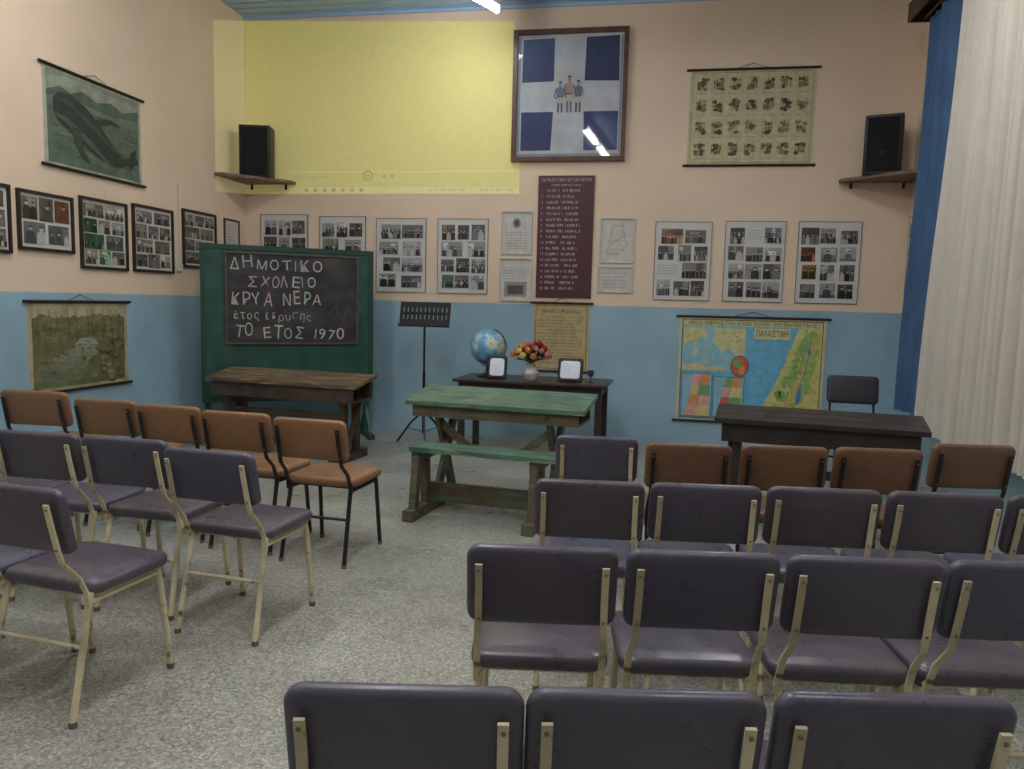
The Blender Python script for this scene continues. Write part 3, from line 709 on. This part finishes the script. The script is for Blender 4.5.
# ---------------------------------------------------------------- school desks
def school_desk(name, label, loc, rz, L, depth, zf, zb, mt, mbdy, xt, footy, bench=None, apron=.14):
    t = thing(name, label, "school desk", loc, rz)
    sl = (zb-zf)/depth
    mb = MB()
    for k in range(3):
        a = depth*k/3; c = depth*(k+1)/3 - .004
        mb.box(-L/2, L/2, a, c, zf-.032, zf, shear=sl)
    part("tabletop", mb, mt, t, smooth=False)
    mb = MB(); mb.box(-L/2+.05, L/2-.05, .03, .05, zf-.032-apron, zf-.028); mb.box(-L/2+.05, L/2-.05, .05, depth-.03, zf-.032-apron, zf-.012-apron)
    mb.box(-L/2+.05, L/2-.05, depth-.05, depth-.03, zf-.032-apron, zb-.04)
    part("book_shelf", mb, mbdy, t, smooth=False)
    y0, y1 = footy
    for s_ in (-1, 1):
        x = s_*xt
        part("foot_rail", MB().box(x-.04, x+.04, y0, y1, 0, .08), mbdy, t, smooth=False)
        if bench:
            mb = MB(); mb.bar([(x-.016, .06, zf-.04), (x-.016, depth-.08, .07)], .032, .09); part("leg", mb, mbdy, t, smooth=False)
            mb = MB(); mb.bar([(x+.017, depth-.06, zb-.07), (x+.017, -.02, .07)], .032, .09); part("leg", mb, mbdy, t, smooth=False)
            mb = MB(); mb.bar([(x, .12, zf-.18), (x - s_*.26, .12, .42)], .06, .025); part("brace", mb, mbdy, t, smooth=False)
        else:
            part("leg", MB().box(x-.03, x+.03, .07, .14, .08, zf-.03), mbdy, t, smooth=False)
            part("leg", MB().box(x-.03, x+.03, depth-.12, depth-.05, .08, zb-.06), mbdy, t, smooth=False)
            mb = MB(); mb.bar([(x + s_*.04, .1, .15), (x + s_*.04, depth-.06, zf-.16)], .05, .02); part("brace", mb, mbdy, t, smooth=False)
    part("crossbar", MB().box(-xt, xt, .14, .17, .40, .46), mbdy, t, smooth=False)
    if bench:
        bx0, bx1, by0, by1, bz = bench
        part("foot_plank", MB().box(-xt, xt, -.14, -.10, .08, .22), mbdy, t, smooth=False)
        mb = MB(); m_ = (by0+by1)/2
        mb.box(bx0, bx1, by0, m_-.003, bz-.035, bz); mb.box(bx0, bx1, m_+.003, by1, bz-.035, bz)
        part("bench_seat", mb, mt, t, smooth=False)
        for s_ in (-1, 1):
            x = s_*xt
            mb = MB(); mb.bar([(x, by0+.06, bz-.035), (x, by0+.0, .07)], .05, .07); mb.bar([(x, by1-.05, bz-.035), (x, by1-.03, .07)], .05, .07)
            mb.box(x-.03, x+.03, by0+.02, .08, bz-.11, bz-.036)
            part("bench_leg", mb, mbdy, t, smooth=False)
    else:
        part("crossbar", MB().box(-xt, xt, depth*.5-.02, depth*.5+.02, .10, .17), mbdy, t, smooth=False)
    return t
M_gtop = wornmat("green_worn_paint", (78, 116, 96), (128, 134, 112), .4, 7, .52, width=.10)
M_gbody = wornmat("brown_green_wood", (98, 84, 66), (86, 106, 88), .55, 4, .50)
M_dtop = wornmat("dark_worn_wood", (98, 84, 68), (146, 124, 90), .45, 4, .52)
M_dbody = mat("dark_wood", (78, 62, 52), .5, .25, 8)
M_btop = wornmat("black_worn_wood", (50, 47, 47), (92, 84, 78), .4, 4, .62)
M_bbody = mat("blackened_wood", (50, 44, 42), .5, .2)
school_desk("school_bench_desk", "worn green wooden school desk with attached bench", (-1.12, 5.5, 0), -8, 1.40, .46, .80, .88, M_gtop, M_gbody, .44, (-.48, .44), (-.48, .60, -.38, -.14, .52), .09)
school_desk("wooden_school_desk", "dark worn wooden school desk below the blackboard", (-3.50, 6.86, 0), -8.6, 1.70, .42, .75, .83, M_dtop, M_dbody, .66, (-.1, .5))
school_desk("black_school_desk", "black worn wooden desk in front of the map", (1.13, 5.33, 0), -9, 1.34, .36, .80, .86, M_btop, M_bbody, .52, (-.08, .46), None, .13)

# dark table
t = thing("display_table", "dark wooden table holding globe, flowers and plaques", "table", (-1.15, 7.86, 0), -3)
M = Matrix.Translation((0, 0, .765))
part("tabletop", MB().pad(1.56, .72, .03, .01, .006, 0, M=M), mat("dark_table_top", (64, 52, 48), .35, .2, 6), t)
part("apron", MB().box(-.72, .72, -.30, -.28, .66, .75).box(-.72, .72, .28, .30, .66, .75).box(-.72, -.70, -.28, .28, .66, .75).box(.70, .72, -.28, .28, .66, .75), M_bbody, t, smooth=False)
for x in (-.70, .70):
    for y in (-.28, .28): part("leg", MB().box(x-.03, x+.03, y-.03, y+.03, 0, .75), M_bbody, t, smooth=False)

# globe
t = thing("globe", "blue desk globe on a dark stand", "globe", (-1.66, 7.9, .7815))
mg = bpy.data.materials.new("globe_map"); mg.use_nodes = True
N = mg.node_tree.nodes; Lk = mg.node_tree.links; b = N["Principled BSDF"]; b.inputs["Roughness"].default_value = .25
tc = N.new("ShaderNodeTexCoord"); nz = N.new("ShaderNodeTexNoise"); nz.inputs["Scale"].default_value = 7; nz.inputs["Detail"].default_value = 6
Lk.new(tc.outputs["Object"], nz.inputs["Vector"]); rp = N.new("ShaderNodeValToRGB"); rp.color_ramp.interpolation = 'CONSTANT'
e = rp.color_ramp.elements; e[0].color = lin((100, 160, 200)); e[1].position = .54; e[1].color = lin((206, 210, 180))
k = e.new(.60); k.color = lin((150, 184, 150)); k = e.new(.66); k.color = lin((206, 190, 140)); k = e.new(.45); k.color = lin((140, 186, 212))
Lk.new(nz.outputs["Fac"], rp.inputs[0]); Lk.new(rp.outputs[0], b.inputs["Base Color"])
R = .185; cz = .31
prof = [(R*math.sin(math.pi*k/20), -R*math.cos(math.pi*k/20)) for k in range(21)]
part("sphere", MB().lathe(prof, n=36), mg, t, (0, 0, cz), (0, math.radians(20), 0))
mb = MB(); mb.tube([((R+.012)*math.sin(a), 0, cz + (R+.012)*math.cos(a)) for a in [math.radians(20 + 180*k/16) for k in range(17)]], .006)
part("meridian", mb, M_blackmetal, t)
mb = MB(); mb.lathe([(.11, 0), (.11, .012), (.05, .03), (.018, .045), (.014, .09), (.02, .115)], n=24); part("stand", mb, M_blackmetal, t)

# vase and bouquet
VX, VY = -1.16, 7.64
t = thing("vase", "small pale glass vase on the dark table", "vase", (VX, VY, .7815))
part("body", MB().lathe([(.05, 0), (.075, .03), (.085, .08), (.06, .13), (.045, .155), (.055, .17), (.048, .17), (.038, .165), (.0, .163)], n=24), mat("vase_glaze", (190, 184, 180), .2, .15, 20), t)
t = thing("flower_bouquet", "bouquet of red, pink and orange flowers with leaves", "flowers", (VX, VY, .952))
M_leaf = mat("leaf_green", (80, 112, 64), .6, .25, 30)
petals = [mat("red_petal", (170, 54, 50), .6, .2, 30), mat("pink_petal", (204, 134, 134), .6, .2, 30), mat("orange_petal", (212, 132, 70), .6, .2, 30), mat("yellow_petal", (222, 192, 100), .6, .2, 30)]
rng = random.Random(3)
for i in range(30):
    a = i*2.4; q = .03 + .16*math.sqrt(i/30); x, y, z = q*math.cos(a)*1.05, q*math.sin(a)*.65, .215 + rng.uniform(-.03, .03) - q*q*4.5
    mb = MB(); mb.tube([(0, 0, .003), (x*.6, y*.6, z*.6), (x, y, z)], .003, n=5); part("stem", mb, M_leaf, t)
    mb = MB(); rr = rng.uniform(.030, .040); o_ = Vector((x, y, z)); axis = Vector((x*2.2, y*2.2 - .25, 1)).normalized(); rot = Vector((0, 0, 1)).rotation_difference(axis)
    for k in range(24):
        th = k*2.4; ph = .15 + k*.07
        c = rot @ Vector((math.cos(th)*math.sin(ph), math.sin(th)*math.sin(ph), math.cos(ph)))
        u = c.cross(Vector((0, .1, 1))).normalized(); w = c.cross(u); ct = o_ + c*rr*.8
        mb.add([o_, ct - u*.015, ct + c*.008 - w*.013, ct + u*.015, ct + w*.012], [(0, 1, 2), (0, 2, 3), (1, 4, 3, 2), (0, 4, 1), (0, 3, 4)])
    part("flower", mb, petals[[0, 2, 1, 0, 3, 0, 1, 2][i % 8]], t)
for i in range(60):
    a = rng.random()*6.28; l = rng.uniform(.13, .215); el = rng.uniform(.15, 1.3)
    d = Vector((math.cos(a)*math.cos(el), math.sin(a)*math.cos(el)*.6, math.sin(el))); u = d.cross(Vector((0, 0, 1))).normalized()
    p0 = Vector((0, 0, .02)) + d*.02; mb = MB()
    mb.add([p0, p0 + d*l*.65 + u*.024, p0 + d*l + Vector((0, 0, -.01)), p0 + d*l*.65 - u*.024, p0 + d*l*.65 + Vector((0, 0, .006))], [(0, 1, 4), (1, 2, 4), (2, 3, 4), (3, 0, 4)])
    part("leaf", mb, M_leaf, t)

# plaques: padded presentation cases with a rounded bright inlay
M_inlay = mat("silver_inlay", (226, 232, 242), .3, .05, 20)
def plaque(x, y, rz, w, h, label):
    t = thing("award_plaque", label, "award plaque", (x, y, .7815), rz)
    R = Matrix.Rotation(math.radians(-16), 4, 'X')
    Mc = R @ Matrix.Translation((0, 0, h/2 + .006)) @ Matrix.Rotation(math.pi/2, 4, 'X')
    part("case", MB().pad(w, h, .034, .022, .008, .002, M=Mc), M_black, t)
    Mi = R @ Matrix.Translation((0, -.019, h/2 + .006)) @ Matrix.Rotation(math.pi/2, 4, 'X')
    part("inlay", MB().pad(w-.055, h-.06, .008, .028, .003, .001, M=Mi), M_inlay, t)
    A = Art()
    for k in range(4): A.scribble(-w/2+.06, w/2-.06, .08 + k*.025, .006, (180, 186, 198), 1)
    o = obj("engraving", A.mesh("engraving", M_print), t, (0, 0, 0), (math.radians(-16), 0, 0)); o.data.transform(Matrix.Translation((0, -.0235, 0)))
    mb = MB(); mb.bar([(0, .055, h*.6), (0, .12, .004)], .03, .006); part("prop", mb, M_black, t, smooth=False)
plaque(-1.50, 7.60, 4, .20, .24, "small black upright plaque case with silver face"); plaque(-.76, 7.60, -4, .25, .24, "black cased plaque with silver face leaning back")
t = thing("drinking_glass", "small dark-stemmed glass on the dark table", "glass", (-.56, 7.72, .7815))
part("body", MB().lathe([(.03, 0), (.03, .004), (.006, .01), (.006, .05), (.028, .07), (.03, .12), (.027, .12), (.024, .075), (0, .07)], n=18), mat("smoky_glass", (70, 70, 74), .1), t)

# music stand
t = thing("music_stand", "black perforated music stand with tripod feet", "music stand", (-2.38, 8.0, 0))
part("pole", MB().tube([(0, 0, .12), (0, 0, .8)], .016).tube([(0, 0, .8), (0, 0, 1.32)], .012), M_blackmetal, t)
for k in range(3):
    a = math.radians(-70 + 120*k); c, s_ = math.cos(a), math.sin(a)
    part("leg", MB().bar([(c*.015, s_*.015, .36), (c*.16, s_*.16, .22), (c*.32, s_*.32, .006)], .022, .012).bar([(c*.015, s_*.015, .14), (c*.2, s_*.2, .17)], .014, .006), M_blackmetal, t)
mb = MB(); W, H = .56, .27; R = Matrix.Translation((0, -.02, 1.28)) @ Matrix.Rotation(math.radians(-14), 4, 'X')
mb.box(-W/2, W/2, -.002, .002, 0, .08, M=R); mb.box(-W/2, W/2, -.002, .002, H-.06, H, M=R); mb.box(-W/2, W/2, -.045, 0, -.003, .003, M=R); mb.box(-W/2, W/2, -.047, -.043, 0, .02, M=R)
for i in range(12):
    x = -W/2 + i*(W-.038)/11; mb.box(x, x+.038, -.002, .002, .08, H-.06, M=R)
mb.box(-W/2, W/2, -.002, .002, .13, .16, M=R)
part("desk_plate", mb, mat("stand_black", (22, 22, 24), .5), t, smooth=False)

# ---------------------------------------------------------------- chairs
def make_chair(name, label, cat_group, loc, rz, vinyl, frame, top=.88):
    t = thing(name, label, "chair", loc, rz, group=cat_group)
    M = Matrix.Translation((0, .055, .478))
    part("seat", MB().pad(.418, .39, .052, .055, .02, .009, M=M), vinyl, t)
    part("seat_pan", MB().pad(.37, .33, .012, .03, .004, 0, M=Matrix.Translation((0, .055, .446))), frame, t)
    tilt = math.radians(12)
    M = Matrix.Translation((0, -.228, top-.123)) @ Matrix.Rotation(math.pi/2 + tilt, 4, 'X')
    part("backrest", MB().pad(.426, .248, .034, .038, .015, .004, M=M), vinyl, t)
    for s_ in (-1, 1):
        mb = MB(); x = s_*.176
        mb.sweep([(x, -.283, top-.05), (x, -.266, top-.13), (x*1.01, -.245, top-.225), (x*1.02, -.232, top-.27), (x*1.05, -.175, .54), (x*1.06, -.146, .47), (x*1.06, -.14, .42)], [(.010, .004), (-.010, .004), (-.010, -.004), (.010, -.004)])
        for yy, zz in ((-.284, top-.068), (-.251, top-.22)):
            mb.lathe([(.0045, -.004), (.0045, .002), (.002, .004)], mi=1, M=Matrix.Translation((x*1.005, yy, zz)) @ Matrix.Rotation(math.pi/2, 4, 'X'), n=8)
        part("backrest_support", mb, [frame, M_screw], t, smooth=False)
        xs = s_*.180; xf = s_*.188
        for pts in ([(xs, -.12, .465), (xs, -.135, .40), (xf, -.222, .014)], [(xs, .19, .455), (xs, .205, .40), (xf, .243, .014)]):
            mb = MB(); mb.tube(pts, .0120); q = pts[-1]; mb.tube([(q[0], q[1], 0), (q[0], q[1], .022)], .0135, mi=1)
            part("leg", mb, [frame, M_foot], t)
        part("side_rail", MB().tube([(xs, -.125, .43), (xs, .195, .43)], .0105), frame, t)
    part("crossbar", MB().tube([(-.183, -.165, .27), (.183, -.165, .27)], .009), frame, t)
    part("front_rail", MB().tube([(-.18, .2, .42), (.18, .2, .42)], .009), frame, t)
    return t

def place(px, py, a, k=1.0):   # px,py = centre of the backrest top; a = heading in degrees
    r = math.radians(a); return (px - math.sin(r)*.25*k, py + math.cos(r)*.25*k, 0)

S = (1.09, 1.05, 1.0)
purple = [(-.398, 1.24, 10), (.023, 1.318, 10), (.458, 1.40, 9),
          (-.268, 2.08, 8), (.175, 2.145, 8), (.615, 2.20, 6), (1.05, 2.27, 8),
          (-.202, 2.93, 5), (.24, 2.99, 6), (.684, 3.05, 5), (1.13, 3.10, 6), (1.575, 3.16, 6),
          (-.243, 3.95, 4)]
purple_wide = [(-2.18, 2.30, -7), (-2.66, 2.34, -6),
          (-1.885, 3.05, -6), (-2.41, 3.20, -2), (-2.90, 3.22, 0), (-3.39, 3.25, -1)]
tan = [(-1.89, 4.08, -5), (-2.41, 4.19, -4), (-2.93, 4.31, -5), (-3.46, 4.42, -2), (-4.13, 4.58, 2)]
brown = [(.22, 3.88, 5), (.69, 3.97, 5), (1.15, 4.04, 5), (1.69, 4.32, 8)]
p0 = purple[0]
tmpl = make_chair("school_chair", "dark purple vinyl school chair with cream metal frame", "rows of purple vinyl school chairs", place(*p0), p0[2], M_purple, M_cream)
for q in purple[1:]: duplicate(tmpl, place(*q), q[2])
for q in purple_wide: duplicate(tmpl, place(*q, 1.05), q[2], S)
p0 = tan[0]
tmpl = make_chair("school_chair", "tan brown vinyl school chair with black metal frame", "row of tan vinyl school chairs", place(*p0, 1.05), p0[2], M_tan, M_blackmetal, .87)
tmpl.scale = S
for q in tan[1:]: duplicate(tmpl, place(*q, 1.05), q[2], S if q[0] > -4 else (1.2, 1.05, 1.01))
p0 = brown[0]
tmpl = make_chair("school_chair", "brown vinyl school chair with black metal frame", "row of brown vinyl school chairs", place(*p0), p0[2], M_brownv, M_blackmetal, .88)
for q in brown[1:]: duplicate(tmpl, place(*q), q[2])
make_chair("teacher_chair", "black padded chair behind the black desk", None, (1.77, 6.95, 0), 176, mat("black_vinyl", (48, 46, 54), .4), M_blackmetal, .99)

# ---------------------------------------------------------------- curtains
def curtain(name, label, y0, y1, z0, z1, xc, amp, folds, m, seed, flare=0.0):
    t = thing(name, label, "curtain", (xc, y0, z0)); rng = random.Random(seed)
    nv = 30; fs = []; vs = []
    # irregular folds: each fold has its own width, depth and sway
    ws = [rng.uniform(.5, 1.6) for _ in range(folds)]; tot = sum(ws); edges = [0]
    for w in ws: edges.append(edges[-1] + w/tot)
    dep = [rng.uniform(.35, 1.15)*amp*min(1.2, w) for w in ws]; sway = [rng.uniform(-.006, .006) for _ in range(folds+1)]; ph = [rng.uniform(0, 6.28) for _ in range(folds+1)]
    sharp = [rng.uniform(.8, 1.7) for _ in ws]
    us = []
    for i in range(folds):
        for k in range(14): us.append((i, k/14))
    us.append((folds-1, 1.0)); nu = len(us) - 1
    for j in range(nv+1):
        v = j/nv
        for (i, q) in us:
            e0 = edges[i] + sway[i]*math.sin(3.2*v + ph[i])*(1-v)*(0 < i); e1 = edges[i+1] + sway[i+1]*math.sin(3.2*v + ph[i+1])*(1-v)*(i+1 < folds)
            u = e0 + (e1-e0)*q
            d = dep[i]*(1.05 - .35*v + .15*math.sin(6*v + ph[i]))
            x = -d*(abs(math.sin(math.pi*q))**sharp[i]) + .004*math.sin(2*math.pi*q*2 + 7*v + ph[i]) + .02*math.sin(5*u + 2.2*v)
            vs.append((x, u*(y1-y0)*(1 + flare*(1-v)), v*(z1-z0)))
    for j in range(nv):
        for i in range(nu):
            a = j*(nu+1)+i; fs.append((a, a+1, a+nu+2, a+nu+1))
    mb = MB(); mb.add(vs, fs); me = mb.mesh("cloth", [m]); me.polygons.foreach_set("use_smooth", [True]*len(me.polygons)); obj("cloth", me, t)
M_white = mat("cream_curtain", (234, 227, 214), .85, .03, 9); M_blue = mat("blue_curtain", (66, 96, 134), .85, .1, 3)
def translucent(m, col, f=.25, clear=0.0):
    nt = m.node_tree; N = nt.nodes; b = N["Principled BSDF"]; out = N["Material Output"]
    tr = N.new("ShaderNodeBsdfTranslucent"); tr.inputs[0].default_value = lin(col); mx = N.new("ShaderNodeMixShader"); mx.inputs[0].default_value = f
    nt.links.new(b.outputs[0], mx.inputs[1]); nt.links.new(tr.outputs[0], mx.inputs[2])
    if clear:
        tp = N.new("ShaderNodeBsdfTransparent"); m3 = N.new("ShaderNodeMixShader"); m3.inputs[0].default_value = clear
        nt.links.new(mx.outputs[0], m3.inputs[1]); nt.links.new(tp.outputs[0], m3.inputs[2]); nt.links.new(m3.outputs[0], out.inputs[0])
    else: nt.links.new(mx.outputs[0], out.inputs[0])
translucent(M_white, (238, 232, 220), .30, .07)
curtain("blue_curtain", "long blue drape hanging beside the corner", 7.05, 7.98, .62, 4.25, 2.455, .06, 8, M_blue, 1, .03)
curtain("cream_curtain", "long cream sheer curtain in front of the window", 4.5, 6.96, .54, 4.25, 2.385, .07, 26, M_white, 2, .07)
t = thing("curtain_box", "dark brown wooden curtain pelmet on the wall", "curtain rail", (2.27, 4.5, 4.27))
part("pelmet", MB().box(0, .02, 0, 3.60, 0, .17).box(.02, .358, 0, 3.60, .15, .17).box(.02, .358, 3.58, 3.60, 0, .15), mat("pelmet_wood", (78, 56, 44), .5, .2), t, smooth=False)
part("rail", MB().tube([(.14, .02, .03), (.14, 3.58, .03)], .012), M_screw, t)

# ---------------------------------------------------------------- lamps
me_ = bpy.data.materials.new("fluorescent_tube"); me_.use_nodes = True
N = me_.node_tree.nodes; b = N["Principled BSDF"]; b.inputs["Emission Color"].default_value = (1, .98, .95, 1); b.inputs["Emission Strength"].default_value = 54
M_lamp = mat("lamp_housing", (220, 220, 220), .4, .02)
def lamp(x, y, z, rz, watts=15):
    t = thing("fluorescent_lamp", "white ceiling fluorescent tube lamp", "ceiling lamp", (x, y, z), rz, group="fluorescent ceiling lamps")
    part("tube", MB().tube([(-.6, 0, 0), (.6, 0, 0)], .022, n=12), me_, t)
    part("housing", MB().box(-.63, .63, -.035, .035, .045, .10).box(-.63, -.605, -.03, .03, -.025, .045).box(.605, .63, -.03, .03, -.025, .045), M_lamp, t, smooth=False)
    if z + .1 < ZC:
        for s_ in (-.4, .4): part("hanger", MB().tube([(s_, 0, .1), (s_, 0, ZC-z-.001)], .006, n=6), M_lamp, t)
    l = bpy.data.lights.new("lamp_glow", 'AREA'); l.shape = 'RECTANGLE'; l.size = 1.2; l.size_y = .12; l.energy = watts; l.color = (1, .985, .96)
    o = bpy.data.objects.new("lamp_glow", l); COL.objects.link(o); o.parent = t; o.location = (0, 0, -.03)
lamp(-1.93, 7.58, 4.55, 66, 8)
lamp(-1.20, 3.0, 4.65, 95, 30); lamp(-1.07, 1.55, 4.65, 95, 26)
for x, y, e_ in ((-3.5, 4.6, 24), (1.0, 5.4, 30), (1.2, .8, 16), (-3.5, .8, 12)): lamp(x, y, 4.65, 90, e_)  # unseen tubes added for fill, the near pair lightening the foreground

# ---------------------------------------------------------------- world, camera
w = bpy.data.worlds.new("World"); w.use_nodes = True; w.node_tree.nodes["Background"].inputs[0].default_value = (.02, .025, .04, 1)
bpy.context.scene.world = w
bpy.context.scene.view_settings.view_transform = 'Standard'
cam = bpy.data.cameras.new("camera"); cam.lens = 770/1024*36; cam.sensor_width = 36
co = bpy.data.objects.new("camera", cam); COL.objects.link(co)
Rm = Matrix.Rotation(math.radians(10), 3, 'Z') @ Matrix.Rotation(math.radians(84), 3, 'X') @ Matrix.Rotation(math.radians(1.4), 3, 'Z')
co.matrix_world = Matrix.Translation((0, 0, 1.55)) @ Rm.to_4x4()
bpy.context.scene.camera = co
